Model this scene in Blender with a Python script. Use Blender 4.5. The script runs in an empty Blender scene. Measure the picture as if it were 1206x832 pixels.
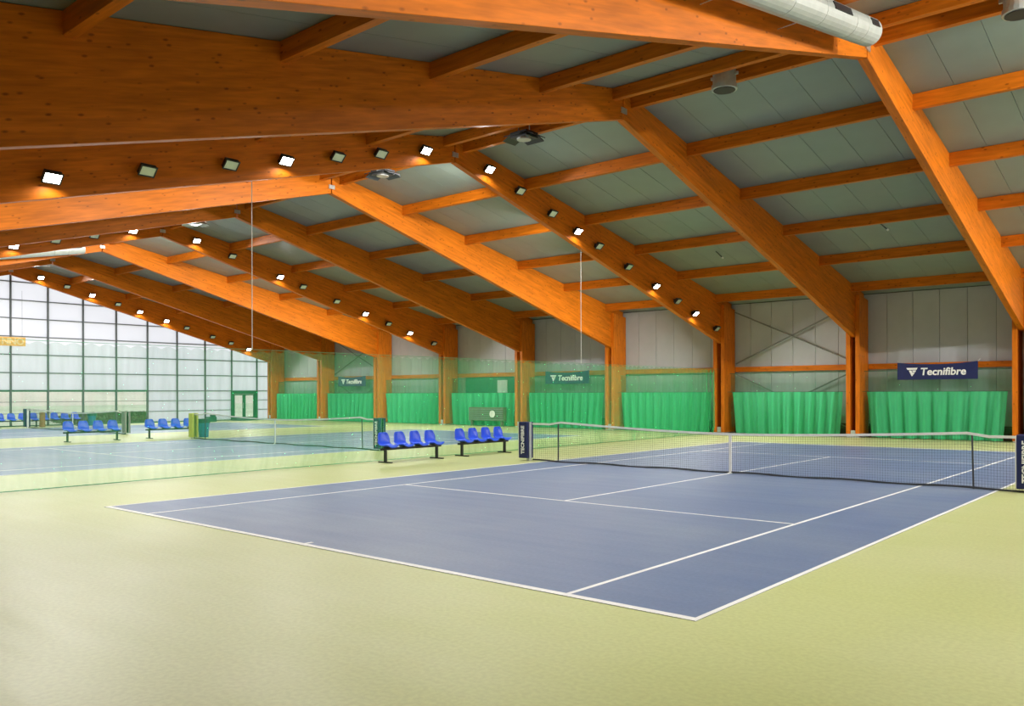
import bpy, math, random
from mathutils import Vector, Matrix
random.seed(7)
scene = bpy.context.scene
C = scene.collection
R = math.radians

# ------------------------------------------------------------------ camera
cam_data = bpy.data.cameras.new('camera')
cam = bpy.data.objects.new('camera', cam_data)
C.objects.link(cam)
cam_data.sensor_fit = 'HORIZONTAL'
cam_data.sensor_width = 36.0
cam_data.lens = 36.0 * 989.2 / 1206.0
cam_data.shift_y = 47.1 / 1206.0
cam_data.clip_start = 0.05
cam_data.clip_end = 2000
yaw, roll = 0.7080, -0.0031
cam.matrix_world = Matrix.Translation((8.839, -18.117, 1.888)) @ Matrix.Rotation(yaw, 4, 'Z') @ Matrix.Rotation(R(90), 4, 'X') @ Matrix.Rotation(roll, 4, 'Z')
scene.camera = cam

# ------------------------------------------------------------------ sky, exposure
world = bpy.data.worlds.new('overcast_sky'); scene.world = world
world.use_nodes = True
wn = world.node_tree.nodes; wl = world.node_tree.links
wn.clear()
wo = wn.new('ShaderNodeOutputWorld'); wb = wn.new('ShaderNodeBackground')
wtc = wn.new('ShaderNodeTexCoord'); wsx = wn.new('ShaderNodeSeparateXYZ'); wr = wn.new('ShaderNodeValToRGB')
wl.new(wtc.outputs['Generated'], wsx.inputs[0]); wl.new(wsx.outputs['Z'], wr.inputs[0])
wr.color_ramp.elements[0].position = 0.0; wr.color_ramp.elements[0].color = (0.93, 0.93, 0.93, 1)
wr.color_ramp.elements[1].position = 0.6; wr.color_ramp.elements[1].color = (0.80, 0.83, 0.95, 1)
wl.new(wr.outputs[0], wb.inputs[0]); wb.inputs[1].default_value = 1.55
wl.new(wb.outputs[0], wo.inputs[0])
scene.view_settings.view_transform = 'Standard'
scene.view_settings.look = 'None'
scene.view_settings.gamma = 1
scene.view_settings.use_curve_mapping = False
scene.view_settings.exposure = 0.0
scene.cycles.use_light_tree = True
scene.cycles.sample_clamp_indirect = 3.0
scene.cycles.sample_clamp_direct = 0.0
scene.cycles.max_bounces = 10
scene.cycles.diffuse_bounces = 5
scene.cycles.transparent_max_bounces = 24
FLOOD_W = 170.0      # power of a floodlight's beam
SPILL_W = 22.0       # light that spills sideways out of its glass

# ------------------------------------------------------------------ materials
def new_mat(name):
    m = bpy.data.materials.new(name); m.use_nodes = True
    nt = m.node_tree
    return m, nt, nt.nodes['Principled BSDF']
def plain(name, col, rough=0.6, metal=0.0, var=0.06, scale=6.0, bump=0.0):
    m, nt, b = new_mat(name)
    tc = nt.nodes.new('ShaderNodeTexCoord'); n = nt.nodes.new('ShaderNodeTexNoise'); r = nt.nodes.new('ShaderNodeValToRGB')
    n.inputs['Scale'].default_value = scale; n.inputs['Detail'].default_value = 4
    nt.links.new(tc.outputs['Object'], n.inputs['Vector']); nt.links.new(n.outputs['Fac'], r.inputs[0])
    r.color_ramp.elements[0].position = 0.3; r.color_ramp.elements[1].position = 0.7
    r.color_ramp.elements[0].color = (*[max(0, c * (1 - var)) for c in col], 1)
    r.color_ramp.elements[1].color = (*[min(1, c * (1 + var)) for c in col], 1)
    nt.links.new(r.outputs[0], b.inputs['Base Color'])
    b.inputs['Roughness'].default_value = rough; b.inputs['Metallic'].default_value = metal
    if bump:
        bp = nt.nodes.new('ShaderNodeBump'); bp.inputs['Strength'].default_value = bump; bp.inputs['Distance'].default_value = 0.01
        nt.links.new(n.outputs['Fac'], bp.inputs['Height']); nt.links.new(bp.outputs[0], b.inputs['Normal'])
    return m
def wood(name, axis, col=(0.62, 0.160, 0.007)):
    """glulam: grain along the member, thin lamella lines, scattered dark knots"""
    m, nt, b = new_mat(name); N = nt.nodes; L = nt.links
    tc = N.new('ShaderNodeTexCoord'); mp = N.new('ShaderNodeMapping')
    s = [9.0, 9.0, 9.0]; s[axis] = 0.8; mp.inputs['Scale'].default_value = s
    src = tc.outputs['Object']
    if axis == 1:      # the grain follows the slope of the rafter
        sx = N.new('ShaderNodeSeparateXYZ'); cx_ = N.new('ShaderNodeCombineXYZ'); L.new(src, sx.inputs[0])
        ad = N.new('ShaderNodeMath'); ad.operation = 'ADD'; ad.inputs[1].default_value = 17.30; L.new(sx.outputs['Y'], ad.inputs[0])
        ab = N.new('ShaderNodeMath'); ab.operation = 'ABSOLUTE'; L.new(ad.outputs[0], ab.inputs[0])
        ml = N.new('ShaderNodeMath'); ml.operation = 'MULTIPLY_ADD'; ml.inputs[1].default_value = 0.25; L.new(ab.outputs[0], ml.inputs[0]); L.new(sx.outputs['Z'], ml.inputs[2])
        L.new(sx.outputs['X'], cx_.inputs[0]); L.new(sx.outputs['Y'], cx_.inputs[1]); L.new(ml.outputs[0], cx_.inputs[2]); src = cx_.outputs[0]
    L.new(src, mp.inputs[0])
    g = N.new('ShaderNodeTexNoise'); g.inputs['Scale'].default_value = 1.6; g.inputs['Detail'].default_value = 6
    L.new(mp.outputs[0], g.inputs['Vector'])
    r = N.new('ShaderNodeValToRGB')
    r.color_ramp.elements[0].position = 0.30; r.color_ramp.elements[0].color = (*[c * .72 for c in col], 1)
    r.color_ramp.elements[1].position = 0.72; r.color_ramp.elements[1].color = (*[min(1, c * 1.15) for c in col], 1)
    L.new(g.outputs['Fac'], r.inputs[0])
    mk = N.new('ShaderNodeMapping'); s2 = [7.5, 7.5, 7.5]; s2[axis] = 3.6; mk.inputs['Scale'].default_value = s2
    L.new(src, mk.inputs[0])
    v = N.new('ShaderNodeTexVoronoi'); v.inputs['Scale'].default_value = 1.0; v.inputs['Randomness'].default_value = 1.0
    L.new(mk.outputs[0], v.inputs['Vector'])
    kr = N.new('ShaderNodeValToRGB'); kr.color_ramp.elements[0].position = 0.08; kr.color_ramp.elements[0].color = (0.30, 0.26, 0.22, 1)
    kr.color_ramp.elements[1].position = 0.19; kr.color_ramp.elements[1].color = (1, 1, 1, 1)
    L.new(v.outputs['Distance'], kr.inputs[0])
    w = N.new('ShaderNodeTexNoise'); w.inputs['Scale'].default_value = 2.2
    L.new(mp.outputs[0], w.inputs['Vector'])
    mx = N.new('ShaderNodeMix'); mx.data_type = 'RGBA'; mx.blend_type = 'MULTIPLY'; mx.inputs[0].default_value = 0.75
    L.new(r.outputs[0], mx.inputs[6]); L.new(kr.outputs[0], mx.inputs[7])
    L.new(mx.outputs[2], b.inputs['Base Color'])
    b.inputs['Roughness'].default_value = 0.45
    b.inputs['Specular IOR Level'].default_value = 0.16
    return m
M = {}
M['wood_y'] = wood('glulam_timber_across', 1)
M['wood_x'] = wood('glulam_timber_along', 0)
M['wood_z'] = wood('glulam_timber_upright', 2)
M['dark_wood'] = plain('dark_stained_board', (0.055, 0.028, 0.014), 0.6)
M['roof'] = plain('coated_roof_sheet', (0.205, 0.25, 0.215), 0.40, 0.0, 0.05, 1.2)
M['wall'] = plain('coated_wall_sheet', (0.44, 0.45, 0.46), 0.38, 0.0, 0.04, 1.5)
M['joint'] = plain('joint_dark_grey', (0.10, 0.105, 0.10), 0.7)  # dark grey backing, seen in the gaps between the sheets
M['steel'] = plain('galvanised_steel', (0.62, 0.64, 0.62), 0.35, 0.75, 0.08, 9)
M['duct'] = plain('duct_steel', (0.44, 0.47, 0.43), 0.45, 0.25, 0.07, 5)
M['grey_dark'] = plain('dark_grey_metal', (0.07, 0.075, 0.08), 0.5, 0.3)
M['black'] = plain('black_metal', (0.012, 0.012, 0.014), 0.45)
M['brace'] = plain('grey_tie_rod', (0.22, 0.22, 0.21), 0.5, 0.3)
M['blue_seat'] = plain('blue_plastic', (0.022, 0.085, 0.72), 0.32, 0, 0.04)
M['navy'] = plain('navy_vinyl', (0.004, 0.010, 0.085), 0.55, 0, 0.1)
M['hem'] = plain('green_hem_cord', (0.06, 0.35, 0.15), 0.7)
M['white'] = plain('white_print', (0.86, 0.86, 0.84), 0.5, 0, 0.02)
M['tape'] = plain('white_net_tape', (0.80, 0.80, 0.74), 0.7, 0, 0.04)
M['line'] = plain('white_court_paint', (0.80, 0.80, 0.78), 0.55, 0, 0.07, 3)
M['net_black'] = plain('black_net_cord', (0.05, 0.053, 0.055), 0.8)
M['mullion'] = plain('grey_green_mullion', (0.10, 0.125, 0.125), 0.5)
M['green_frame'] = plain('dark_green_frame', (0.018, 0.13, 0.065), 0.5)
M['yellow_pad'] = plain('yellow_green_foam', (0.55, 0.60, 0.08), 0.6)
M['teal'] = plain('teal_bin_plastic', (0.01, 0.20, 0.32), 0.45)
M['green_lid'] = plain('dark_green_lid', (0.01, 0.12, 0.08), 0.45)
M['amber'] = plain('amber_letter_board', (0.95, 0.55, 0.12), 0.5)
M['amber_light'] = plain('pale_amber_letter', (1.0, 0.85, 0.45), 0.5)
M['brown'] = plain('brown_vinyl', (0.32, 0.20, 0.07), 0.6)
M['olive'] = plain('olive_grille', (0.10, 0.14, 0.07), 0.6)
M['hedge'] = plain('hedge_leaves', (0.24, 0.29, 0.15), 0.9, 0, 0.4, 4)
M['bark'] = plain('bark', (0.30, 0.22, 0.16), 0.9, 0, 0.3, 8)
M['field'] = plain('pale_dry_field', (0.62, 0.62, 0.42), 0.95, 0, 0.15, 0.05)
M['bank'] = plain('sandy_bank', (0.80, 0.68, 0.54), 0.95, 0, 0.12, 0.08)
M['blue_roof'] = plain('blue_grey_cladding', (0.22, 0.42, 0.50), 0.6, 0, 0.1, 0.2)
M['pale_clad'] = plain('pale_cladding', (0.55, 0.62, 0.65), 0.6, 0, 0.06, 0.2)
M['clear_glass_lamp'] = plain('lamp_glass_unlit', (0.62, 0.70, 0.62), 0.2, 0.2, 0.03)

def floor_paint(name, col, worn, rough, wornamt=0.5):
    m, nt, b = new_mat(name); N = nt.nodes; L = nt.links
    tc = N.new('ShaderNodeTexCoord')
    n1 = N.new('ShaderNodeTexNoise'); n1.inputs['Scale'].default_value = 0.33; n1.inputs['Detail'].default_value = 5
    n2 = N.new('ShaderNodeTexNoise'); n2.inputs['Scale'].default_value = 24; n2.inputs['Detail'].default_value = 3
    mp = N.new('ShaderNodeMapping'); mp.inputs['Scale'].default_value = (0.25, 3.0, 1)
    n3 = N.new('ShaderNodeTexNoise'); n3.inputs['Scale'].default_value = 1.3; n3.inputs['Detail'].default_value = 4
    L.new(tc.outputs['Object'], n1.inputs['Vector']); L.new(tc.outputs['Object'], n2.inputs['Vector'])
    L.new(tc.outputs['Object'], mp.inputs[0]); L.new(mp.outputs[0], n3.inputs['Vector'])
    r = N.new('ShaderNodeValToRGB'); r.color_ramp.elements[0].position = 0.44; r.color_ramp.elements[1].position = 0.70
    r.color_ramp.elements[0].color = (*col, 1); r.color_ramp.elements[1].color = (*worn, 1)
    L.new(n1.outputs['Fac'], r.inputs[0])
    r2 = N.new('ShaderNodeValToRGB'); r2.color_ramp.elements[0].color = (0.93, 0.93, 0.93, 1); r2.color_ramp.elements[1].color = (1.05, 1.05, 1.05, 1)
    r2.color_ramp.elements[0].position = 0.35; r2.color_ramp.elements[1].position = 0.65
    L.new(n2.outputs['Fac'], r2.inputs[0])
    mx = N.new('ShaderNodeMix'); mx.data_type = 'RGBA'; mx.blend_type = 'MULTIPLY'; mx.inputs[0].default_value = 1
    L.new(r.outputs[0], mx.inputs[6]); L.new(r2.outputs[0], mx.inputs[7])
    L.new(mx.outputs[2], b.inputs['Base Color'])
    r3 = N.new('ShaderNodeMapRange'); r3.inputs['To Min'].default_value = rough - 0.07; r3.inputs['To Max'].default_value = rough + 0.08
    L.new(n3.outputs['Fac'], r3.inputs[0]); L.new(r3.outputs[0], b.inputs['Roughness']); b.inputs['Specular IOR Level'].default_value = 0.42
    bp = N.new('ShaderNodeBump'); bp.inputs['Strength'].default_value = 0.15; bp.inputs['Distance'].default_value = 0.004
    L.new(n2.outputs['Fac'], bp.inputs['Height']); L.new(bp.outputs[0], b.inputs['Normal'])
    return m
M['floor'] = floor_paint('lime_green_floor_coating', (0.49, 0.53, 0.225), (0.53, 0.56, 0.28), 0.46)
M['court'] = floor_paint('blue_court_coating', (0.130, 0.183, 0.31), (0.18, 0.23, 0.33), 0.48)

def emit(name, col, s):
    m = bpy.data.materials.new(name); m.use_nodes = True; nt = m.node_tree; nt.nodes.clear()
    o = nt.nodes.new('ShaderNodeOutputMaterial'); e = nt.nodes.new('ShaderNodeEmission')
    e.inputs[0].default_value = (*col, 1); e.inputs[1].default_value = s
    nt.links.new(e.outputs[0], o.inputs[0]); m.cycles.emission_sampling = 'NONE'
    return m
M['lamp_on'] = emit('lamp_glass_lit', (1.0, 0.97, 0.92), 30.0)

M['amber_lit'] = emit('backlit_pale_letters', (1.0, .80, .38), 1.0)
def sheer(name, col, fac, rough_scale=40.0, vary=0.12):
    """woven netting too fine to see its cords: part of the light passes straight through"""
    m = bpy.data.materials.new(name); m.use_nodes = True; nt = m.node_tree; nt.nodes.clear(); N = nt.nodes; L = nt.links
    o = N.new('ShaderNodeOutputMaterial'); t = N.new('ShaderNodeBsdfTransparent'); d = N.new('ShaderNodeBsdfDiffuse'); tl = N.new('ShaderNodeBsdfTranslucent')
    d.inputs[0].default_value = (*col, 1); tl.inputs[0].default_value = (*col, 1)
    a = N.new('ShaderNodeMixShader'); a.inputs[0].default_value = 0.45
    L.new(d.outputs[0], a.inputs[1]); L.new(tl.outputs[0], a.inputs[2])
    tc = N.new('ShaderNodeTexCoord'); mp = N.new('ShaderNodeMapping'); mp.inputs['Scale'].default_value = (3, 3, 0.35)
    n = N.new('ShaderNodeTexNoise'); n.inputs['Scale'].default_value = 2.2; n.inputs['Detail'].default_value = 3
    L.new(tc.outputs['Object'], mp.inputs[0]); L.new(mp.outputs[0], n.inputs['Vector'])
    mr = N.new('ShaderNodeMapRange'); mr.inputs['From Min'].default_value = 0.3; mr.inputs['From Max'].default_value = 0.7
    mr.inputs['To Min'].default_value = fac - vary; mr.inputs['To Max'].default_value = fac + vary
    L.new(n.outputs['Fac'], mr.inputs[0])
    ge = N.new('ShaderNodeNewGeometry'); dt = N.new('ShaderNodeVectorMath'); dt.operation = 'DOT_PRODUCT'
    L.new(ge.outputs['Normal'], dt.inputs[0]); L.new(ge.outputs['Incoming'], dt.inputs[1])
    def mth(op, a_, b_):
        q = N.new('ShaderNodeMath'); q.operation = op
        for k_, w_ in ((0, a_), (1, b_)):
            if w_ is None: continue
            if isinstance(w_, (int, float)): q.inputs[k_].default_value = w_
            else: L.new(w_, q.inputs[k_])
        return q.outputs[0]
    # threads seen at a slant overlap more: cover = 1 - (1 - fac) ^ (1 / cos)
    c_ = mth('MAXIMUM', mth('ABSOLUTE', dt.outputs['Value'], None), 0.12)
    cover = mth('SUBTRACT', 1.0, mth('POWER', mth('SUBTRACT', 1.0, mr.outputs[0]), mth('DIVIDE', 1.0, c_)))
    b = N.new('ShaderNodeMixShader'); L.new(cover, b.inputs[0]); L.new(t.outputs[0], b.inputs[1]); L.new(a.outputs[0], b.inputs[2])
    L.new(b.outputs[0], o.inputs[0])
    return m
M['divider'] = sheer('green_divider_netting', (0.05, 0.60, 0.22), 0.205, vary=0.05)
M['wall_net'] = sheer('light_green_wall_netting', (0.10, 0.42, 0.20), 0.22, vary=0.05)
M['curtain'] = sheer('green_backdrop_curtain', (0.12, 0.74, 0.35), 0.90, vary=0.05)

def frosted():
    m = bpy.data.materials.new('frosted_glazing'); m.use_nodes = True; nt = m.node_tree; nt.nodes.clear(); N = nt.nodes; L = nt.links
    o = N.new('ShaderNodeOutputMaterial'); t = N.new('ShaderNodeBsdfTranslucent'); g = N.new('ShaderNodeBsdfGlossy'); x = N.new('ShaderNodeMixShader')
    t.inputs[0].default_value = (0.93, 0.93, 0.97, 1); g.inputs['Roughness'].default_value = 0.25; x.inputs[0].default_value = 0.05
    L.new(t.outputs[0], x.inputs[1]); L.new(g.outputs[0], x.inputs[2])
    tr = N.new('ShaderNodeBsdfTransparent'); y = N.new('ShaderNodeMixShader'); y.inputs[0].default_value = 0.18
    L.new(x.outputs[0], y.inputs[1]); L.new(tr.outputs[0], y.inputs[2]); L.new(y.outputs[0], o.inputs[0])
    return m
def clear():
    m = bpy.data.materials.new('clear_glazing'); m.use_nodes = True; nt = m.node_tree; nt.nodes.clear(); N = nt.nodes; L = nt.links
    o = N.new('ShaderNodeOutputMaterial'); t = N.new('ShaderNodeBsdfTransparent'); g = N.new('ShaderNodeBsdfGlossy'); x = N.new('ShaderNodeMixShader')
    t.inputs[0].default_value = (0.94, 0.97, 0.96, 1); g.inputs['Roughness'].default_value = 0.03
    f = N.new('ShaderNodeFresnel'); f.inputs[0].default_value = 1.45
    L.new(f.outputs[0], x.inputs[0]); L.new(t.outputs[0], x.inputs[1]); L.new(g.outputs[0], x.inputs[2]); L.new(x.outputs[0], o.inputs[0])
    return m
M['frosted'] = frosted(); M['clear'] = clear()

# ------------------------------------------------------------------ helpers
class MB:
    def __init__(s): s.v = []; s.f = []
    def box(s, x0, x1, y0, y1, z0, z1):
        n = len(s.v)
        s.v += [(x0,y0,z0),(x1,y0,z0),(x1,y1,z0),(x0,y1,z0),(x0,y0,z1),(x1,y0,z1),(x1,y1,z1),(x0,y1,z1)]
        s.f += [tuple(n+i for i in q) for q in ((3,2,1,0),(4,5,6,7),(0,1,5,4),(1,2,6,5),(2,3,7,6),(3,0,4,7))]
        return s
    def prism(s, pts, lo, hi, axis=0):
        """polygon pts in the two other axes, extruded along axis from lo to hi"""
        n = len(s.v); k = len(pts)
        for w in (lo, hi):
            for a, b in pts:
                s.v.append({0: (w, a, b), 1: (a, w, b), 2: (a, b, w)}[axis])
        s.f.append(tuple(range(n, n+k))[::-1]); s.f.append(tuple(range(n+k, n+2*k)))
        for i in range(k):
            j = (i+1) % k; s.f.append((n+i, n+j, n+k+j, n+k+i))
        return s
    def tube(s, p, q, r, n=8, r2=None, caps=True):
        p = Vector(p); q = Vector(q); d = (q-p).normalized(); r2 = r if r2 is None else r2
        u = d.orthogonal().normalized(); w = d.cross(u); b = len(s.v)
        for c, rr in ((p, r), (q, r2)):
            for i in range(n):
                a = 2*math.pi*i/n; s.v.append(tuple(c + u*rr*math.cos(a) + w*rr*math.sin(a)))
        for i in range(n):
            j = (i+1) % n; s.f.append((b+i, b+j, b+n+j, b+n+i))
        if caps: s.f.append(tuple(range(b, b+n))[::-1]); s.f.append(tuple(range(b+n, b+2*n)))
        return s
    def mesh(s, name, mat):
        me = bpy.data.meshes.new(name); me.from_pydata(s.v, [], s.f); me.materials.append(mat)
        import bmesh
        bm = bmesh.new(); bm.from_mesh(me); bmesh.ops.recalc_face_normals(bm, faces=bm.faces); bm.to_mesh(me); bm.free()
        return me
    def build(s, name, mat, parent=None, smooth=False, bevel=0):
        me = s.mesh(name, mat)
        return put(name, me, parent, smooth, bevel)
def put(name, me, parent=None, smooth=False, bevel=0, loc=None):
    o = bpy.data.objects.new(name, me); C.objects.link(o)
    if parent: o.parent = parent
    if loc is not None: o.location = loc
    if smooth:
        for p in me.polygons: p.use_smooth = True
    if bevel:
        b = o.modifiers.new('bevel', 'BEVEL'); b.width = bevel; b.segments = 2; b.limit_method = 'ANGLE'
    return o
def tag(o, label=None, cat=None, group=None, kind=None):
    if label: o['label'] = label
    if cat: o['category'] = cat
    if group: o['group'] = group
    if kind: o['kind'] = kind
    return o
def empty(name, loc=(0,0,0), rz=0, rot=None):
    o = bpy.data.objects.new(name, None); C.objects.link(o); o.location = loc; o.rotation_euler = rot or (0,0,rz); o.empty_display_size = 0.2
    return o
kids = {}
def children(o): return [c for c in list(C.objects) if c.parent == o]
def copy_tree(o, parent=None):
    c = o.copy(); C.objects.link(c)
    if parent: c.parent = parent
    for ch in list(o.children): copy_tree(ch, c)
    return c
def text_mesh(txt, size, mat, extrude=0.004, bold=0.0, shear=0.0, space=1.0):
    cu = bpy.data.curves.new('lettering', 'FONT'); cu.body = txt; cu.size = size; cu.align_x = 'CENTER'; cu.align_y = 'CENTER'
    cu.extrude = extrude; cu.offset = bold; cu.shear = shear; cu.space_character = space; cu.resolution_u = 3
    t = bpy.data.objects.new('tmp', cu); C.objects.link(t)
    me = bpy.data.meshes.new_from_object(t.evaluated_get(bpy.context.evaluated_depsgraph_get()))
    bpy.data.objects.remove(t); me.materials.clear(); me.materials.append(mat)
    return me

# ------------------------------------------------------------------ dimensions (metres)
XL, XR = -45.35, 15.3          # glazed gable, right end wall
YF, YN = 18.5, -20.0           # wall behind the courts, wall behind the photographer
RIDGE, SL = 9.62, 0.195
roofz = lambda y: RIDGE - SL*abs(y)
FX = [3 - 6*k for k in range(9)] + [9, 15]     # portal frames; +3 ... -45, then 9 and 15
FX[8] = -45
CX = [0.0, -18.35, -36.4]      # court centres

# ------------------------------------------------------------------ setting: floor with painted courts
fl = MB().box(XL-0.05, XR+0.2, YN-0.2, YF+0.2, -0.2, 0).build('floor', M['floor']); tag(fl, kind='structure')
def painted_court(cx):
    H, S, B, V = 5.485, 4.115, 11.885, 6.40
    MB().box(cx-H, cx+H, -B, B, 0.0, 0.003).build('court_surface', M['court'], fl)
    w = 0.05; z0, z1 = 0.003, 0.006
    def ln(x0, x1, y0, y1): MB().box(cx+x0, cx+x1, y0, y1, z0, z1).build('court_line', M['line'], fl)
    for s in (-1, 1):
        ln(-H, H, s*B-(0.09 if s > 0 else 0), s*B+(0.09 if s < 0 else 0))
        ln(s*H-(w if s > 0 else 0), s*H+(w if s < 0 else 0), -B+0.09, B-0.09)
        ln(s*S-w/2, s*S+w/2, -B+0.09, B-0.09)
        ln(-S+w/2, S-w/2, s*V-w/2, s*V+w/2)
        ln(-w/2, w/2, min(s*(B-0.09), s*(B-0.2)), max(s*(B-0.09), s*(B-0.2)))
    ln(-w/2, w/2, -V+w/2, V-w/2)
for cx in CX: painted_court(cx)

# ------------------------------------------------------------------ setting: ceiling (panels and purlins)
ce = MB()
for s in (-1, 1):
    yo = YF+0.2 if s > 0 else YN-0.2
    ce.prism([(0, RIDGE+0.10), (yo, roofz(yo)+0.10), (yo, roofz(yo)+0.18), (0, RIDGE+0.18)], XL-0.1, XR+0.2, 0)
ceil = ce.build('ceiling', M['joint']); tag(ceil, kind='structure')
pm = {}
for s in (-1, 1):
    yo = YF if s > 0 else YN
    a, b = 0.02*s, yo
    mb = MB()
    g = 0.005
    # shallow tray profile: flat face with turned-back edges
    prof = [(-0.5+g, 0.0), (0.5-g, 0.0), (0.5-g, 0.09), (-0.5+g, 0.09)]
    n = 0
    mb.v = [(x, y, roofz(y)+dz) for y in (a, b) for x, dz in prof]
    mb.f = [(0,1,5,4),(1,2,6,5),(2,3,7,6),(3,0,4,7),(0,3,2,1),(4,5,6,7)]
    pm[s] = mb.mesh('roof_panel', M['roof'])
for s in (-1, 1):
    x = -44.5
    while x < XR:
        p = put('roof_panel', pm[s], ceil, loc=(x, 0, 0)); x += 1.0
PY = [3.35, 6.75, 10.1, 13.45, 16.9]
bays = sorted(FX)
bays = [(a, b) for a, b in zip(bays, bays[1:])]
for (a, b) in bays:
    L0, L1 = a+0.1, b-0.1
    for s in (-1, 1):
        for y in [0.42] + PY + ([19.6] if s < 0 else []):
            yy = s*y; t = roofz(yy)-0.012
            h = 0.34 if y > 1 else 0.30
            mb = MB().prism([(yy-0.08, t-h), (yy+0.08, t-h), (yy+0.08, t+0.016*(-s)), (yy-0.08, t-0.016*(-s))], L0, L1, 0)
            mb.build('purlin', M['wood_x'], ceil)

# ------------------------------------------------------------------ setting: walls
wall_b = MB().box(XL, XR, YF+0.06, YF+0.2, 0, 6.1).build('wall_back', M['joint']); tag(wall_b, kind='structure')
wp = MB().box(-0.5+0.008, 0.5-0.008, 0, 0.07, 0.45, 5.98).mesh('wall_panel', M['wall'])
x = -44.5
while x < XR-0.2:
    put('wall_panel', wp, wall_b, loc=(x, YF, 0)); x += 1.0
for (a, b) in bays:
    MB().box(a+0.3, b-0.3, YF-0.14, YF-0.01, 2.83, 3.06).build('girt', M['wood_x'], wall_b)
    MB().box(a+0.3, b-0.3, YF-0.10, YF-0.01, 0.0, 0.55).build('plinth_board', M['dark_wood'], wall_b)
    MB().tube((a+0.28, YF-0.62, 2.74), (b-0.28, YF-0.62, 2.74), 0.012, 6).build('net_cable', M['green_frame'], wall_b)
    MB().tube((a+0.28, 17.62, 1.9), (b-0.28, 17.62, 1.9), 0.008, 6).build('curtain_cable', M['green_frame'], wall_b)
for (a, b) in [(-9, -3), (-39, -33)]:
    MB().tube((a+.35, YF-0.17, 3.2), (b-.35, YF-0.17, 5.6), 0.035, 6).build('tie_rod', M['brace'], wall_b)
    MB().tube((a+.35, YF-0.25, 5.6), (b-.35, YF-0.25, 3.2), 0.035, 6).build('tie_rod', M['brace'], wall_b)
    MB().tube((a+.35, YF-0.17, 0.3), (b-.35, YF-0.17, 2.75), 0.03, 6).build('tie_rod', M['brace'], wall_b)
    MB().tube((a+.35, YF-0.25, 2.75), (b-.35, YF-0.25, 0.3), 0.03, 6).build('tie_rod', M['brace'], wall_b)
w = MB().box(XL, XR, YN-0.2, YN, 0, roofz(YN)+0.1).build('wall_front', M['wall']); tag(w, kind='structure')
w = MB().prism([(YN, 0), (YF, 0), (YF, roofz(YF)+.1), (0, RIDGE+.1), (YN, roofz(YN)+.1)], XR, XR+0.2, 0).build('wall_right', M['wall']); tag(w, kind='structure')

# glazed gable: window_1 > mullions, transoms, panes
win = MB().box(XL-0.06, XL+0.06, YN, YF, -0.02, 0.06).build('window_1', M['green_frame']); tag(win, kind='structure')
MY = [0.12+2.04*k for k in range(-10, 9)]
MY = [y for y in MY if y > YN+0.3] ; MY = [YN+0.05] + MY + [17.95]
TZ = [0.06, 0.75, 1.44, 2.10] + [2.10+1.07*k for k in range(1, 8)]
DOOR = (14.30, 16.44)
for y in MY:
    m_ = M['mullion']
    MB().box(XL-0.07, XL+0.07, y-0.045, y+0.045, 0.06, roofz(y)+0.05).build('mullion', m_, win)
for y0, y1 in zip(MY, MY[1:]):
    for z0, z1 in zip(TZ, TZ[1:]+[12]):
        isdoor = abs(y0-14.40) < 0.2 and z1 < 2.2
        top = [min(z1, roofz(y0)+0.06), min(z1, roofz(y1)+0.06)]
        if max(top) < z0+0.05: continue
        lo = z0
        clearp = (y1 < 8.4 and z1 < 2.2)
        if isdoor: continue
        pts = [(y0+0.04, lo+.015), (y1-0.04, lo+.015), (y1-0.04, max(top[1]-.015, lo+.03)), (y0+0.04, max(top[0]-.015, lo+.03))]
        if z1 > 9 and y0 < 0 < y1: pts.insert(3, (0, min(z1, RIDGE)))
        MB().prism(pts, XL-0.012, XL+0.012, 0).build('pane', M['clear'] if clearp else M['frosted'], win)
        if z0 > 0.1:
            thick = 0.055 if (abs(z0-2.1) < .01 and y1 < 8.4) else (0.014 if z0 < 2 else 0.026)
            MB().box(XL-0.045, XL+0.045, y0+0.045, y1-0.045, z0-thick, z0+thick).build('transom', M['green_frame'] if thick > .05 else M['mullion'], win)
# corner strip between the glazing and the back wall
wl_ = MB().box(XL-0.1, XL+0.05, 18.0, YF, 0, 6.1).build('wall_left', M['tape']); tag(wl_, kind='structure')
# glazed double door in the gable
dr = empty('door_1', (XL, 15.4, 0)); tag(dr, kind='structure')
dfm = MB()
dfm.box(-.09, .09, -1.06, -.86, .06, 2.1).box(-.09, .09, .86, 1.06, .06, 2.1).box(-.09, .09, -.86, .86, 1.88, 2.1)
dfm.build('door_frame', M['green_frame'], dr)
for s in (-1, 1):
    mb = MB(); a, b = sorted((s*0.02, s*0.85))
    mb.box(-.04, .04, a, a+.09, .07, 1.87).box(-.04, .04, b-.09, b, .07, 1.87).box(-.04, .04, a+.09, b-.09, .07, .22).box(-.04, .04, a+.09, b-.09, 1.78, 1.87)
    lf = mb.build('door_leaf', M['green_frame'], dr)
    MB().box(-.01, .01, a+.09, b-.09, .22, 1.78).build('door_pane', M['clear'], lf)
    MB().tube((.07, s*.1, .85), (.07, s*.1, 1.25), .015, 6).build('door_handle', M['steel'], lf)

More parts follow.
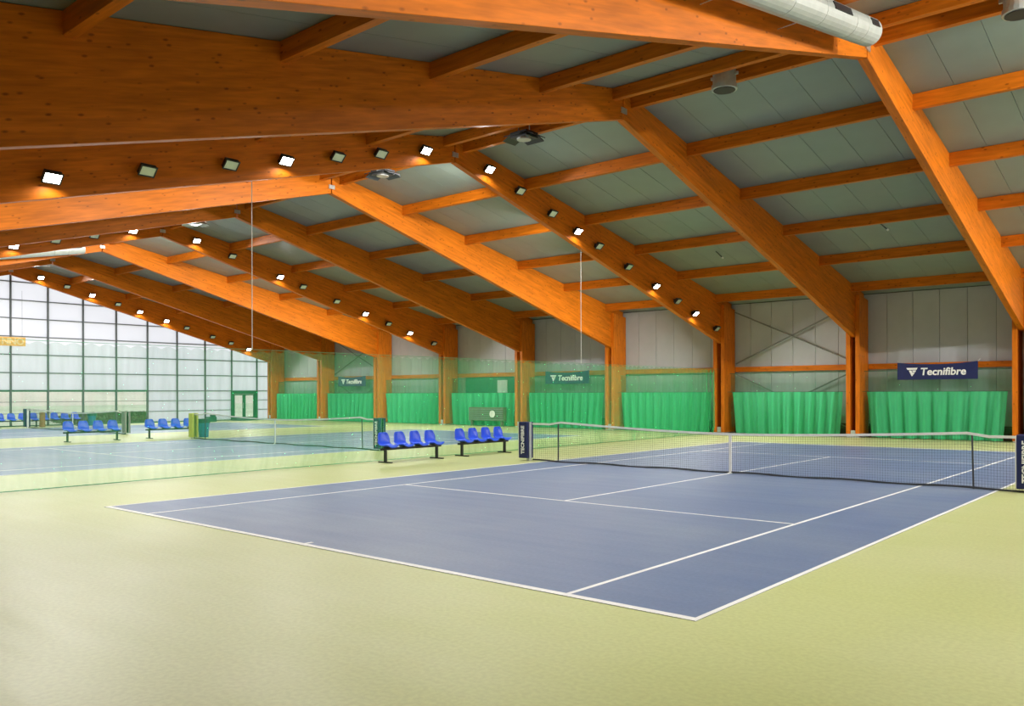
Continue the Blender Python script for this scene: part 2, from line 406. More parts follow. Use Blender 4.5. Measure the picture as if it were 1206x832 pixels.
# ------------------------------------------------------------------ timber portal frames
POST_Y0, POST_Y1 = 17.30, 18.40
def bot(y): return 8.85 - 0.27*abs(y)
ords = {3: ('bright orange timber portal frame at the upper right, beside the nearer white duct'),
 -3: ('large dark-faced timber portal frame spanning the upper left of the view'),
 -9: ('floodlit timber portal frame standing in line with the green divider net'),
 -15: ('bright orange timber portal frame between the first and second rows of floodlights'),
 -21: ('dark timber portal frame just right of the second row of floodlights'),
 -27: ('timber portal frame that carries the second row of floodlights'),
 -33: ('bright orange timber portal frame with the far white duct alongside its beam'),
 -39: ('dark timber portal frame second from the glazed gable'),
 -45: ('timber portal frame against the glazed gable, with the farthest row of floodlights'),
 9: ('timber portal frame directly above the camera, out of the view'),
 15: ('timber portal frame against the right end wall, out of the view')}
for X in FX:
    fr = empty('timber_portal_frame', (X, POST_Y0, 0)); tag(fr, ords[X], 'portal frame', 'glued timber portal frames')
    def sub(mb, name, mat, bevel=0, parent=fr):
        mb.v = [(x-X, y-POST_Y0, z) for x, y, z in mb.v] if parent is fr else mb.v
        return mb.build(name, mat, parent, bevel=bevel)
    for s in (-1, 1):
        ye = 18.42 if s > 0 else -19.95
        yk = 17.4 if s > 0 else -18.9
        pts = [(0.025*s, roofz(0)-0.01), (ye, roofz(ye)-0.01), (ye, bot(yk)-0.02), (yk, bot(yk)), (0.025*s, bot(0))]
        sub(MB().prism(pts, X-0.1, X+0.1, 0), 'rafter', M['wood_y'], 0.008)
        y0, y1 = (POST_Y0, POST_Y1) if s > 0 else (-19.9, -18.9)
        if s < 0 and X == 9: pass
        for q in (-1, 1):
            xa, xb = sorted((X+q*0.105, X+q*0.275))
            sub(MB().prism([(y0, 0.06), (y1, 0.06), (y1, roofz(y1)-0.3), (y0, roofz(y0)-0.36)], xa, xb, 0), 'post', M['wood_z'], 0.006)
        sub(MB().box(X-0.26, X+0.26, y0+.02, y1-.02, 0, 0.06).box(X-0.09, X+0.09, y0+.0, y0+.12, .06, .30), 'post_foot', M['steel'])
    for a_, b_ in ((0.1, 0.13), (-0.13, -0.1)): sub(MB().box(X+a_, X+b_, -0.12, 0.12, 9.0, 9.14), 'ridge_plate', M['steel'])

# ------------------------------------------------------------------ floodlights
def make_flood(lit, tilt=47, power=1.0, spread=128):
    """local +X looks away from the beam"""
    t = empty('floodlight')
    MB().box(0.0, 0.02, -.07, .07, -.06, .10).box(0.02, 0.16, -.02, .02, 0.02, 0.05).build('bracket', M['black'], t)
    # housing tilted to look down and outwards
    a = R(tilt); rot = Matrix.Rotation(a, 4, 'Y')   # +X axis turned downwards
    mb = MB(); mb.box(-.07, .05, -.21, .21, -.15, .15); mb.box(-.13, -.07, -.13, .13, -.09, .09)
    mb.box(.05, .075, -.23, -.195, -.17, .17).box(.05, .075, .195, .23, -.17, .17).box(.05, .075, -.195, .195, .135, .17).box(.05, .075, -.195, .195, -.17, -.135)
    off = Vector((.22, 0, -.02))
    mb.v = [tuple(rot @ Vector(v) + off) for v in mb.v]; mb.build('housing', M['black'], t)
    g = MB().box(.05, .062, -.195, .195, -.135, .135)
    g.v = [tuple(rot @ Vector(v) + off) for v in g.v]; g.build('lamp_glass', M['lamp_on'] if lit else M['clear_glass_lamp'], t)
    if lit:
        la = bpy.data.lights.new('flood_beam', 'AREA'); la.shape = 'RECTANGLE'; la.size = .36; la.size_y = .26; la.energy = FLOOD_W*power; la.color = (1, .975, .94); la.spread = R(spread)
        lo = bpy.data.objects.new('flood_beam', la); C.objects.link(lo); lo.parent = t
        d = rot @ Vector((1, 0, 0)); lo.location = rot @ Vector((.08, 0, 0)) + off
        lo.rotation_euler = d.to_track_quat('-Z', 'Y').to_euler()
        lp = bpy.data.lights.new('flood_spill', 'SPOT'); lp.spot_size = R(155); lp.spot_blend = .6; lp.energy = SPILL_W; lp.shadow_soft_size = .05; lp.color = (1, .96, .9)
        lq = bpy.data.objects.new('flood_spill', lp); C.objects.link(lq); lq.parent = t; lq.location = rot @ Vector((.16, 0, 0)) + off
    return t
proto = {True: make_flood(True), False: make_flood(False), 'back': make_flood(True, 39, 1.4, 136)}
used = {True: False, False: False, 'back': False}
def place_flood(X, y, side, lit, label, group):
    t = proto[lit] if not used[lit] else copy_tree(proto[lit]); used[lit] = True
    t.location = (X+side*0.1, y, bot(y)+0.42); t.rotation_euler = (0, 0, 0 if side > 0 else math.pi)
    tag(t, label, 'floodlight', group); t.scale = (.78, .78, .78)
OR = ['lowest', 'second', 'third', 'fourth', 'fifth', 'sixth', 'seventh', 'eighth', 'ninth', 'tenth', 'eleventh']
ROW = {-9: 'row above the divider net', -27: 'middle row', -45: 'farthest row by the gable'}
LIT = {-9: [-11.46, -6.08, -1.37, 1.35, 6.02, 11.35, 14.6], -27: [-11.46, -6.03, -1.4, 1.5, 5.9, 11.25, 14.5], -45: [-11.3, -6.0, -1.4, 1.55, 4.5, 7.5, 9.28, 15.4]}
UNL = {-9: [-9.55, -7.58, -4.51, -3.05, 2.85, 4.56, 7.33, 9.32, 13.09, 16.6], -27: [-9.5, -7.5, -4.5, -3.0, 3.3, 7.25, 9.35, 12.9, 16.4], -45: [-9.5, -3.5, 3.03, 6.1, 10.7, 12.6, 14.0]}
for X in (-9, -27, -45):
    for lit, lst in ((True, LIT[X]), (False, UNL[X])):
        far = sorted([y for y in lst if y > 0], reverse=True); near = sorted([y for y in lst if y <= 0])
        for i, y in enumerate(far):
            place_flood(X, y, 1, lit, f"{'glowing' if lit else 'unlit'} floodlight, {OR[i]} up from the curtained wall, {ROW[X]}", ('lit' if lit else 'unlit')+' floodlights on the rafters')
        for i, y in enumerate(reversed(near)):
            place_flood(X, y, 1, lit, f"{'glowing' if lit else 'unlit'} floodlight left of the ridge, {['first','second','third','fourth','fifth'][i]} from it, {ROW[X]}", ('lit' if lit else 'unlit')+' floodlights on the rafters')
for X in (9, -9, -27):
    for y in [-11.4, -6, -1.4, 1.4, 6, 10.2, 13.9]:
        place_flood(X, y, -1, 'back', 'glowing floodlight on the far side of a rafter, turned to the gable', 'floodlights on the far faces of the rafters')
for y in [-11.4, -6, -1.4, 1.4, 6, 11.3, 14.6]:
    place_flood(9, y, 1, True, 'glowing floodlight over the camera outside the view', 'floodlights outside the view')

# ------------------------------------------------------------------ ridge fittings
def pot(X, label):
    t = empty('ridge_ventilator', (X, 0, 9.0)); tag(t, label, 'ventilator', 'round ventilators on the ridge')
    mb = MB(); n = 20
    for r_, z in ((.27, .50), (.27, .06), (.30, .04), (.30, 0.0), (.25, 0.0)): pass
    mb.tube((0, 0, .05), (0, 0, .58), .265, n); mb.tube((0, 0, -.06), (0, 0, .05), .295, n)
    mb.build('housing', M['steel'], t, bevel=.008)
    MB().tube((0, 0, -.075), (0, 0, -.062), .25, n).build('opening', M['black'], t)
    MB().box(-.34, .34, -.03, .03, .24, .30).build('hanger', M['steel'], t)
pot(-0.12, 'round grey ventilator under the ridge beside the dark-faced frame')
pot(5.85, 'round grey ventilator cut by the upper right edge of the view')
def fan(X, label, mat):
    t = empty('ridge_fan', (X, 0, 8.98)); tag(t, label, 'fan', 'flat fans under the ridge')
    MB().box(-.30, .30, -.26, .26, .04, .20).build('housing', mat, t, bevel=.01)
    for s in (-1, 1):
        mb = MB().prism([(.26*s, .12), (.52*s, .02), (.52*s, .045), (.26*s, .15)], -.30, .30, 0); mb.build('flap', mat, t)
        mb = MB().prism([(.30*s, .12), (.55*s, .0), (.55*s, .025), (.30*s, .15)], -.26, .26, 1); mb.build('flap', mat, t)
    MB().tube((0, 0, .0), (0, 0, .04), .2, 14).build('grille', M['steel'], t)
    MB().tube((-.2, 0, .2), (-.2, 0, .5), .015, 6).tube((.2, 0, .2), (.2, 0, .5), .015, 6).build('hanger', M['steel'], t)
fan(-6.2, 'black boxy fan with open flaps under the ridge, right of the nearest floodlights', M['black'])
fan(-12.2, 'grey boxy fan with flaps under the ridge, behind the nearest floodlit beam', M['grey_dark'])
fan(-24.2, 'pale boxy fan under the ridge, above the middle row', M['duct'])

# ducts that run under the roof beside two rafters
def duct(X, y_end, label):
    dz = 0.63
    t = empty('ventilation_duct', (X, y_end, roofz(y_end)-dz)); tag(t, label, 'duct', 'round roof ducts')
    d = Vector((0, -1, -SL)).normalized(); n = 24; r = .25; pos = 0.0; k = 0
    lens = [0.75, 0.62, 1.45, 1.3, 1.45, 1.45, 1.45, 1.45, 1.45, 1.45]
    for Ls in lens:
        a = d*(pos+0.006); b = d*(pos+Ls-0.006)
        MB().tube(a, b, r, n).build('duct_section', M['duct'], t, smooth=False)
        MB().tube(d*(pos+Ls-0.02), d*(pos+Ls+0.02), r-.008, n).build('duct_joint', M['grey_dark'], t)
        if k in (0, 2, 4, 6, 8):
            c = (a+b)/2; side = Vector((1, 0, .28)).normalized(); up = side.cross(d).normalized()
            mb = MB(); h = .21 if k == 0 else .42; b0 = len(mb.v)
            for uu, vv, ww in [(-h, -.065, r*.96), (h, -.065, r*.96), (h, .065, r*.96), (-h, .065, r*.96), (-h, -.065, r+.008), (h, -.065, r+.008), (h, .065, r+.008), (-h, .065, r+.008)]:
                mb.v.append(tuple(c + d*uu + up*vv + side*ww))
            mb.f = [(3,2,1,0),(4,5,6,7),(0,1,5,4),(1,2,6,5),(2,3,7,6),(3,0,4,7)]
            mb.build('air_slot', M['black'], t)
        if k in (2, 4, 6, 8):
            c = d*(pos+Ls)
            MB().tube((c.x, c.y, c.z+r-.01), (c.x, c.y, c.z+dz+d.z*0), .012, 6).tube((c.x, c.y, c.z-.1), (-.6, c.y-.05, c.z-.16), .009, 5).build('hanger', M['steel'], t)
        pos += Ls; k += 1
    MB().tube((0, 0, 0), -d*0.012, r-.01, n).build('end_cap', M['steel'], t)
duct(3.68, -1.75, 'round white metal duct under the roof in the upper right of the view')
duct(-32.2, -1.2, 'far white metal duct beside the bright beam at the left edge of the view')

def sensor(x, y, label):
    z = roofz(y)
    t = empty('roof_sensor', (x, y, z)); tag(t, label, 'sensor', 'small fittings hung from the roof sheets')
    MB().tube((0, 0, 0), (0.26, 0, -.26), .020, 6).build('stem', M['grey_dark'], t)
    MB().tube((0.26, 0, -.26), (0.31, 0, -.30), .035, 8).build('head', M['white'], t)
sensor(0, 10.89, 'small dark rod with white tip under the roof, between the two right-hand frames')
sensor(-6.27, 11.67, 'small dark rod with white tip under the roof, above the nearest floodlights')

# ------------------------------------------------------------------ back wall curtains and netting
def sheet(name, mat, x0, x1, y, z0, z1, amp, folds, inset=0.12, nx=90, nz=8, seed=0, parent=None, axis='x', origin=None, top=None, lean=0):
    rnd = random.Random(seed); v = []; f = []
    ph = [rnd.uniform(0, 6.28) for _ in range(6)]
    ox, oy, oz = origin or (0, 0, 0)
    for j in range(nz+1):
        t = j/nz
        for i in range(nx+1):
            u = i/nx; mid = (x0+x1)/2
            half = (x1-x0)/2 - inset*(1-t)
            x = mid + (2*u-1)*half + lean*(1-t)*math.sin(u*9+ph[3])
            a = amp*(0.35+0.65*(1-t)**.5)
            dy = a*(math.sin(u*folds*6.283+ph[0]+1.3*math.sin(u*7+ph[1])) + .5*math.sin(u*folds*2.3*6.283+ph[2]+(1-t)*.8))
            zt = top(x) if top else z1
            z = z0 + (zt-z0)*t
            v.append((x-ox, y+dy-oy, z-oz) if axis == 'x' else (y+dy-ox, x-oy, z-oz))
    for j in range(nz):
        for i in range(nx):
            a = j*(nx+1)+i; f.append((a, a+1, a+nx+2, a+nx+1))
    me = bpy.data.meshes.new(name); me.from_pydata(v, [], f); me.materials.append(mat)
    for p in me.polygons: p.use_smooth = True
    o = bpy.data.objects.new(name, me); C.objects.link(o)
    if origin and not parent: o.location = origin
    if parent: o.parent = parent
    return o
bay_word = {0: 'under the nearest blue banner', 1: 'in the near bay with crossed tie rods', 2: 'at the wall end of the divider net',
 3: 'under the middle banner', 4: 'behind the dark ventilation unit', 5: 'behind the first blue bench', 6: 'under the third banner', 7: 'in the corner by the glazed gable'}
for k in range(8):
    c = 0 - 6*k
    w_ = 2.5 if k else 2.55
    o = sheet('backdrop_curtain', M['curtain'], c-w_, c+w_-.02, 17.62, 0.03, 1.89, 0.10, 8 + (k*5) % 4, inset=.16, seed=k+3, origin=(c, 17.62, 0), nx=150)
    tag(o, f'green hanging curtain {bay_word[k]}', 'curtain', 'green curtains along the back wall')
    o = sheet('wall_netting', M['wall_net'], c-2.68, c+2.68, 17.86, 0.3, 2.73, 0.03, 5, inset=0.02, seed=k+30, origin=(c, 17.86, 0), nx=60)
    tag(o, f'sheer green netting hung below the rail, {bay_word[k]}', 'netting', 'sheer netting along the back wall')
o = sheet('backdrop_curtain', M['curtain'], 3.6, 8.4, 17.62, 0.03, 1.89, 0.05, 9, inset=.16, seed=50, origin=(6, 17.62, 0))
tag(o, 'green hanging curtain right of the nearest post, outside the view', 'curtain', 'green curtains along the back wall')

def emblem(s):
    """slanted T shaped emblem, s tall"""
    mb = MB()
    mb.prism([(-.62*s, .5*s), (.62*s, .5*s), (.50*s, .27*s), (-.48*s, .27*s)], -.004, .004, 1)
    mb.prism([(-.34*s, .20*s), (-.06*s, .20*s), (.12*s, -.18*s), (-.02*s, -.5*s)], -.004, .004, 1)
    mb.prism([(.02*s, .20*s), (.46*s, .20*s), (.36*s, 0.0), (.10*s, 0.0)], -.004, .004, 1)
    mb.prism([(.10*s, -.05*s), (.32*s, -.05*s), (.02*s, -.5*s), (.04*s, -.28*s)], -.004, .004, 1)
    return mb
tmesh = text_mesh('Tecnifibre', 0.40, M['white'], 0.003, 0.010, 0.12)
def banner(cx, label, y):
    W, H = 1.45, .33
    t = empty('banner', (cx, y, 2.70)); tag(t, label, 'banner', 'navy banners on the back wall')
    v = []; f = []; n = 16
    for i in range(n+1):
        u = -1+2*i/n; xx = u*W; sag = .09*(1-u*u) if True else 0
        v += [(xx, 0, H+.03-sag), (xx, 0, -H+.0)]
        v += [(xx, .012, H+.03-sag), (xx, .012, -H)]
    for i in range(n):
        a = 4*i; b = a+4
        f += [(a, a+1, b+1, b), (a+2, b+2, b+3, a+3), (a, b, b+2, a+2), (a+1, a+3, b+3, b+1)]
    f += [(0, 2, 3, 1), (4*n, 4*n+1, 4*n+3, 4*n+2)]
    me = bpy.data.meshes.new('banner_sheet'); me.from_pydata(v, [], f); me.materials.append(M['navy']); put('banner_sheet', me, t)
    e = emblem(.34); e.v = [(x-.90, y_-.008, z-.03) for x, y_, z in e.v]; e.build('emblem', M['white'], t)
    o = put('lettering', tmesh, t, loc=(.22, -.008, -.03)); o.rotation_euler = (R(90), 0, 0)
    for s in (-1, 1): MB().tube((s*(W-.04), .01, H), (s*(W+.05), .2, H+.12), .008, 5).build('cord', M['tape'], t)
banner(0.07, 'nearest navy banner lettered Tecnifibre, on the rail at the right', 17.72)
banner(-18.0, 'middle navy banner lettered Tecnifibre, seen through the divider net', 17.72)
banner(-36.0, 'farthest navy banner lettered Tecnifibre, small, near the glazed gable', 17.72)

# bay with the ventilation unit
un = empty('ventilation_unit', (-23.45, 17.25, 0)); tag(un, 'dark slatted ventilation unit with a round white fan cover before the green curtain', 'ventilation unit')
MB().box(-1.35, 1.35, .05, .3, .30, 1.08).build('casing', M['olive'], un, bevel=.01)
for i in range(6): MB().box(-1.30, 1.30, 0.0, .05, .36+.115*i, .41+.115*i).build('slat', M['brace'], un)
mb = MB(); mb.tube((.55, -.03, .70), (.55, .0, .70), .20, 18); mb.build('fan_cover', M['tape'], un)
MB().box(-1.2, -1.1, .06, .25, 0, .3).box(1.1, 1.2, .06, .25, 0, .3).build('foot', M['olive'], un)
pn = MB().box(-2.35, 2.35, -.03, .03, -.48, .5).build('wall_board', M['green_frame']); pn.location = (-23.6, 18.3, 2.30)
tag(pn, 'dark green board on the back wall above the ventilation unit', 'board')
hp = MB().box(-.38, .38, -.02, .02, -.36, .38).build('hatch', M['white']); hp.location = (-23.0, 18.24, 2.25)
tag(hp, 'white square hatch set in the dark green wall board', 'hatch')

# ------------------------------------------------------------------ divider net between the first two courts
SP = 0.335
def dtop(y): return 2.93 - 0.06*(1-abs(math.cos(math.pi*(y+20)/SP)))
dv = empty('divider_net', (-9.0, 17.1, 0)); tag(dv, 'sheer green divider net hung from a cable between the first and second courts', 'divider net')
rp = random.Random(3)
v = []; f = []; y0, y1, nx = -17.8, 17.0, 1040
for i in range(nx+1):
    y = y0+(y1-y0)*i/nx
    endb = max(0, (y-15.6)/1.4)
    for j, zt in enumerate((0.0, .12, .5, .85, 1.0)):
        a = .05*(.5+.5*(1-zt))*(1+endb)
        dx = a*(math.sin(y*2.1+.6*math.sin(y*.7)) + .45*math.sin(y*5.3+zt) + endb*math.sin(y*17))
        if j == 0: dx += .12*math.sin(y*.33)
        z = 0.015 + (dtop(y)-0.015)*zt
        v.append((dx, y-17.1, z))
for i in range(nx):
    for j in range(4):
        a = i*5+j; f.append((a, a+5, a+6, a+1))
me = bpy.data.meshes.new('net_sheet'); me.from_pydata(v, [], f); me.materials.append(M['divider'])
for p in me.polygons: p.use_smooth = True
put('net_sheet', me, dv)
MB().tube((0, -34.9, 2.95), (0, .2, 2.95), .005, 6).build('cable', M['hem'], dv)
mb = MB()
for i in range(70):
    a0, a1 = -34.8+i*.5, -34.8+i*.5+.5
    mb.tube((.10*math.sin((a0+17.1)*.33), a0, .03), (.10*math.sin((a1+17.1)*.33), a1, .03), .008, 5, caps=False)
mb.build('bottom_hem', M['hem'], dv)
for y in (-6.86, 6.57):
    t = MB().tube((0, 0, 0), (0, 0, bot(y)-2.95), .010, 5).build('suspension_cord', M['tape']); t.location = (-9.0, y, 2.95)
    tag(t, 'thin white cord holding the divider net, '+('the left one by the bright windows' if y < 0 else 'the right one above the near tennis net'), 'cord', 'cords that hold up the divider net')

# ------------------------------------------------------------------ tennis nets
def net_top(x):   # headband height along the net, singles sticks at +-5.03
    ax = abs(x)
    if ax < 5.03: return 0.914 + (1.09-0.914)*(ax/5.03)**1.6
    return 1.075 - 0.05*min(1, (ax-5.03)/0.3) if ax < 5.33 else 1.03
def net_meshes():
    HW = 5.92; mb = MB(); r = .0016; st = .052
    n = int(HW/st)
    for i in range(-n, n+1):
        x = i*st; mb.box(x-r, x+r, -r, r, .03, net_top(x)-.02)
    rows = 18
    for j in range(rows):
        t = (j+.5)/rows
        xs = [-HW+2*HW*k/24 for k in range(25)]
        for a, b in zip(xs, xs[1:]):
            za, zb = .03+(net_top(a)-.05)*t, .03+(net_top(b)-.05)*t
            k = len(mb.v)
            mb.v += [(a, -r, za-r), (b, -r, zb-r), (b, r, zb-r), (a, r, za-r), (a, -r, za+r), (b, -r, zb+r), (b, r, zb+r), (a, r, za+r)]
            mb.f += [tuple(k+i for i in q) for q in ((3,2,1,0),(4,5,6,7),(0,1,5,4),(2,3,7,6))]
    mesh_ = mb.mesh('net_mesh', M['net_black'])
    hb = MB(); bb = MB()
    xs = [-HW+2*HW*k/60 for k in range(61)]
    for a, b in zip(xs, xs[1:]):
        k = len(hb.v)
        for m_, z_, h_, t_ in ((hb, 1, .028, .012), (bb, 0, .022, .010)):
            za, zb = (net_top(a), net_top(b)) if z_ else (.03+.012*math.sin(a*3), .03+.012*math.sin(b*3))
            k = len(m_.v)
            m_.v += [(a, -t_, za-h_), (b, -t_, zb-h_), (b, t_, zb-h_), (a, t_, za-h_), (a, -t_, za+h_*.8), (b, -t_, zb+h_*.8), (b, t_, zb+h_*.8), (a, t_, za+h_*.8)]
            m_.f += [tuple(k+i for i in q) for q in ((3,2,1,0),(4,5,6,7),(0,1,5,4),(2,3,7,6))]
    return mesh_, hb.mesh('headband', M['tape']), bb.mesh('bottom_band', M['net_black'])
nm, hm, bmsh = net_meshes()
pad_text = text_mesh('TECNIFIBRE', 0.15, M['white'], 0.003, 0.006, 0, 1.0)
sides = {0: ('nearest court', [(-1, 'navy post pad at the left end of the nearest net', 'navy'), (1, 'navy post pad cut by the right edge of the view', 'navy')]),
         1: ('second court', [(-1, 'yellow-green post pad beside the dark blue bin', 'yellow'), (1, 'navy and white post pad behind the first blue bench', 'navy')]),
         2: ('farthest court', [(-1, 'navy post pad at the far end of the farthest net', 'navy'), (1, 'grey-white post pad just right of the far blue bench', 'grey')])}
for k, cx in enumerate(CX):
    t = empty('tennis_net', (cx, 0, 0)); tag(t, f'black tennis net with white headband and centre strap on the {sides[k][0]}', 'tennis net', 'tennis nets')
    o = put('net_mesh', nm, t); o['kind'] = 'stuff'
    put('headband', hm, t); put('bottom_band', bmsh, t)
    MB().box(-.028, .028, -.016, .016, .01, .93).build('centre_strap', M['tape'], t)
    MB().box(-.05, .05, -.05, .05, .006, .02).build('strap_anchor', M['tape'], t)
    if k < 2:
        for s in (-1, 1):
            MB().tube((s*5.03+.02*s, .03, 0.006), (s*5.03, .015, 1.08), .018, 8).build('singles_stick', M['grey_dark'], t)
    for s in (-1, 1):
        MB().box(s*6.05-.05, s*6.05+.05, -.05, .05, 0, 1.07).build('net_post', M['steel'], t)
        MB().tube((s*5.9, 0, net_top(5.9)), (s*6.1, 0, 1.05), .008, 5).build('net_cable', M['steel'], t)
    for s, lab, kind in sides[k][1]:
        p = empty('post_pad', (cx+(5.95 if s > 0 else (-6.16 if k != 1 else -5.95)), 0, 0)); tag(p, lab, 'post pad', 'pads around the net posts')
        mt = {'navy': M['navy'], 'yellow': M['yellow_pad'], 'grey': M['brace']}[kind]
        hw = .15
        mb = MB().box(-hw, hw, -.14, -.055, .07, 1.08).box(-hw, hw, .055, .14, .07, 1.08).box(s*.055 if s > 0 else -hw, hw if s > 0 else -.055, -.055, .055, .07, 1.08)
        mb.build('foam', mt, p, bevel=.012)
        MB().box(-hw-.02, -hw-.002, -.13, .13, .09, 1.06).build('side_strip', M['tape'] if kind != 'yellow' else M['green_lid'], p)
        if kind == 'navy' and k < 2:
            o = put('lettering', pad_text, p, loc=(0.0, -.145, .58)); o.rotation_euler = (R(90), R(-90), 0)

# ------------------------------------------------------------------ benches with bucket seats
def seat_mesh():
    prof = [(.22, -.03), (.225, 0), (.19, .02), (.08, .005), (-.04, .0), (-.13, .02), (-.185, .08), (-.21, .17), (-.235, .28), (-.25, .36), (-.252, .385)]
    wid = [.15, .19, .205, .21, .212, .215, .215, .212, .195, .16, .10]
    nu = 10; v = []; f = []
    for (x, z), w_ in zip(prof, wid):
        for i in range(nu+1):
            u = -1+2*i/nu
            lift = .035*abs(u)**3
            v.append((x + (lift if z > .1 else 0), u*w_, z + (lift if z <= .1 else 0)))
    for j in range(len(prof)-1):
        for i in range(nu):
            a = j*(nu+1)+i; f.append((a, a+1, a+nu+2, a+nu+1))
    me = bpy.data.meshes.new('seat'); me.from_pydata(v, [], f); me.materials.append(M['blue_seat'])
    for p in me.polygons: p.use_smooth = True
    return me
sm = seat_mesh()
def make_bench():
    t = empty('bench')
    MB().box(-.04, .04, -1.12, 1.12, .34, .40).build('beam', M['black'], t)
    for s in (-1, 1):
        lg = MB().box(-.035, .035, s*.97-.03, s*.97+.03, .03, .34).build('leg', M['black'], t)
        MB().box(-.26, .26, s*.97-.035, s*.97+.035, 0, .03).build('foot_bar', M['black'], lg)
    for y in (-.87, -.29, .29, .87):
        o = put('seat', sm, t, loc=(0, y, .435)); so = o.modifiers.new('thickness', 'SOLIDIFY'); so.thickness = .014; so.offset = 0
        MB().box(-.10, .10, y-.08, y+.08, .40, .432).build('seat_mount', M['black'], t)
    return t
b0 = make_bench()
BN = [(-8.62, -2.05, 'bench of four blue bucket seats on a black beam, left one of the nearest pair'),
      (-8.66, 0.98, 'bench of four blue bucket seats, right one of the nearest pair, beside a navy pad'),
      (-26.0, -3.4, 'distant bench of four blue seats left of the grey post pad'),
      (-26.1, -0.05, 'distant bench of four blue seats just left of the yellow post pad'),
      (-43.6, -.1, 'farthest blue bench by the glazed gable, at the left edge of the view'),
      (-43.6, 2.2, 'farthest blue bench by the glazed gable, beside the teal bin')]
for i, (x, y, lab) in enumerate(BN):
    o = b0 if i == 0 else copy_tree(b0)
    o.location = (x, y, 0.003 if False else 0); tag(o, lab, 'bench', 'benches with blue bucket seats')

# ------------------------------------------------------------------ bins and small things at the far courts
def bin_(x, y, lab, s=1.0):
    t = empty('waste_bin', (x, y, 0)); tag(t, lab, 'bin', 'bins beside the far courts'); t.scale = (s, s, s)
    MB().tube((0, 0, 0), (0, 0, .62), .20, 16, .24).build('body', M['teal'], t)
    MB().tube((0, 0, .62), (0, 0, .80), .27, 16, .27).build('lid', M['green_lid'], t)
bin_(-25.3, 1.02, 'blue waste bin with a dark green rim beside the yellow post pad')
bin_(-43.4, 3.9, 'small teal waste bin behind the distant blue bench, by the glazed gable', .95)
cn = MB().tube((0, 0, 0), (0, 0, .85), .16, 12, .15).build('padded_post', M['brown']); cn.location = (-43.2, 1.05, 0)
tag(cn, 'slim brown padded post between the two farthest blue benches', 'post')
fb = empty('floor_box', (-43.6, 11.8, 0)); tag(fb, 'low dark green box on the floor before the gable glazing, left of the door', 'box')
MB().box(-.25, .25, -.30, .30, 0, .34).build('body', M['green_lid'], fb, bevel=.02)
MB().box(-.22, .22, .05, .25, .34, .5).build('lid', M['green_lid'], fb, bevel=.02)
fm = MB().box(-.5, .5, -1.3, 1.3, 0, .10).build('door_mat', M['green_lid']); fm.location = (-44.3, 15.3, 0)
tag(fm, 'low dark green mat inside the glazed door', 'mat')

# letters hung high in the glazing
sg = empty('hanging_sign', (-45.05, -0.3, 4.98)); tag(sg, 'amber letter sign hung high in the glazed gable at the left edge of the view', 'sign')
MB().box(-.02, .02, -1.0, 1.12, -.26, .26).build('backing', M['amber'], sg)
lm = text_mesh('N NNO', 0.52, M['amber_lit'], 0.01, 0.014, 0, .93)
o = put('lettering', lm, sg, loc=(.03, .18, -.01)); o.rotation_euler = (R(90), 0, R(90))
for y in (-.9, .95): MB().tube((-.03, y, .28), (-.03, y, 3.0), .006, 4).build('cord', M['grey_dark'], sg)

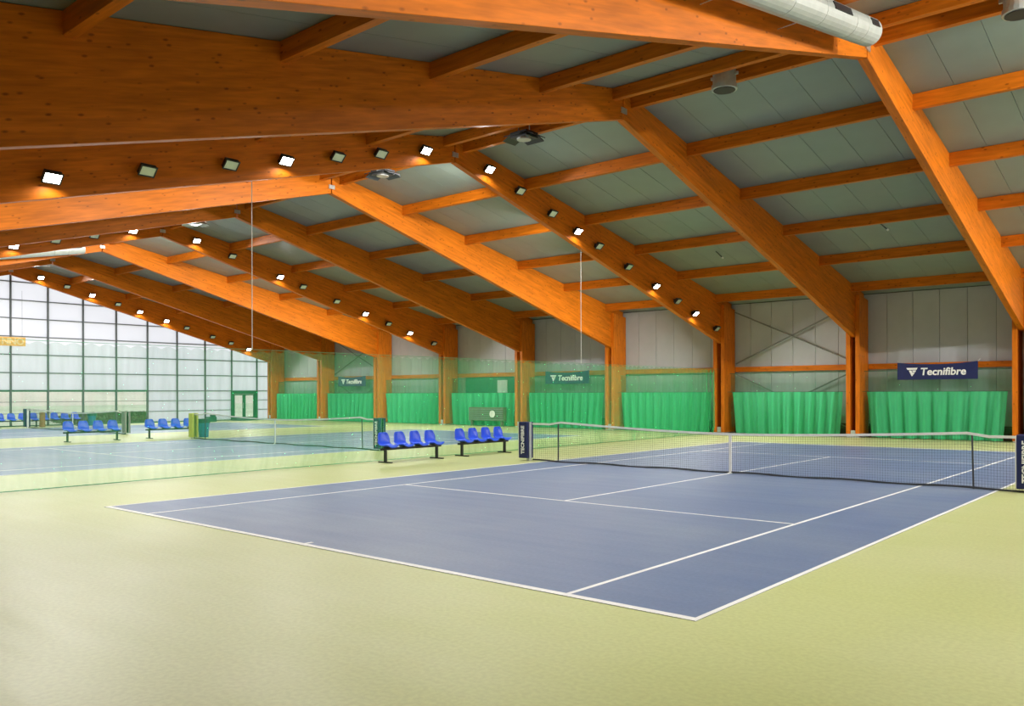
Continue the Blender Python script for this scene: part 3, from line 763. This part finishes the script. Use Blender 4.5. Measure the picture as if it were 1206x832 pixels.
# ------------------------------------------------------------------ outdoors beyond the glazing
gr = MB().box(-700, XL-0.1, -400, 500, -0.35, -0.15).build('ground', M['field']); tag(gr, kind='structure')
bk = MB(); rb = random.Random(5); v = []; f = []
n = 60
for i in range(n+1):
    y = -120+i*8
    h = 3.2+rb.uniform(-.5, .8)
    v += [(-150, y, -.2), (-162+rb.uniform(-2, 2), y, h), (-190, y, h+1.2), (-200, y, -.2)]
for i in range(n):
    for j in range(3):
        a = i*4+j; f.append((a, a+4, a+5, a+1))
me = bpy.data.meshes.new('bank'); me.from_pydata(v, [], f); me.materials.append(M['bank']); o = put('earth_bank', me); tag(o, 'pale sandy earth bank far outside the clear lower panes', 'bank')
bl = empty('building', (-125, 3, -.15)); tag(bl, 'long low building with blue-grey roof outside the lower panes at the left edge', 'building')
MB().box(-6, 6, -22, 9, 0, 1.5).build('wall', M['pale_clad'], bl)
MB().prism([(-7, 1.5), (7, 1.5), (0, 4.2)], -22.5, 9.5, 1).build('roof', M['blue_roof'], bl)
for i in range(9): MB().box(6.0, 6.06, -20+i*3.2, -18.2+i*3.2, .4, 1.2).build('window', M['grey_dark'], bl)
tr = empty('tree', (-75, 6.4, -.15)); tag(tr, 'small tree with a pale trunk outside the clear panes near the left edge', 'tree')
MB().tube((0, 0, 0), (.1, .05, 2.2), .28, 10, .18).tube((.1, .05, 2.1), (.6, .9, 3.6), .12, 8, .05).tube((.1, .05, 2.1), (-.3, -.8, 3.7), .11, 8, .05).build('trunk', M['bark'], tr)
def leafball(name, cx, cy, cz, rx, ry, rz, n, mat, parent, seed, ls=.12):
    rnd = random.Random(seed); v = []; f = []
    for _ in range(n):
        d = Vector((rnd.gauss(0, 1), rnd.gauss(0, 1), rnd.gauss(0, 1))).normalized()*rnd.uniform(.6, 1)**.5
        p = Vector((cx+d.x*rx, cy+d.y*ry, cz+d.z*rz))
        a = Vector((rnd.uniform(-1, 1), rnd.uniform(-1, 1), rnd.uniform(-1, 1))).normalized(); b = a.orthogonal().normalized()
        k = len(v); s_ = ls*rnd.uniform(.6, 1.3)
        v += [tuple(p+a*s_), tuple(p+b*s_*.5), tuple(p-a*s_), tuple(p-b*s_*.5)]; f.append((k, k+1, k+2, k+3))
    me = bpy.data.meshes.new(name); me.from_pydata(v, [], f); me.materials.append(mat); return put(name, me, parent)
leafball('foliage', 0, 0, 4.2, 1.9, 2.2, 1.3, 2500, M['hedge'], tr, 1, .16)
hg = leafball('hedge', 0, 0, .35, .8, 4.4, .45, 6000, M['hedge'], None, 2, .12); hg.location = (-50.5, 8.6, -.15)
tag(hg, 'low olive hedge just outside the clear lower panes behind the far bench', 'hedge')
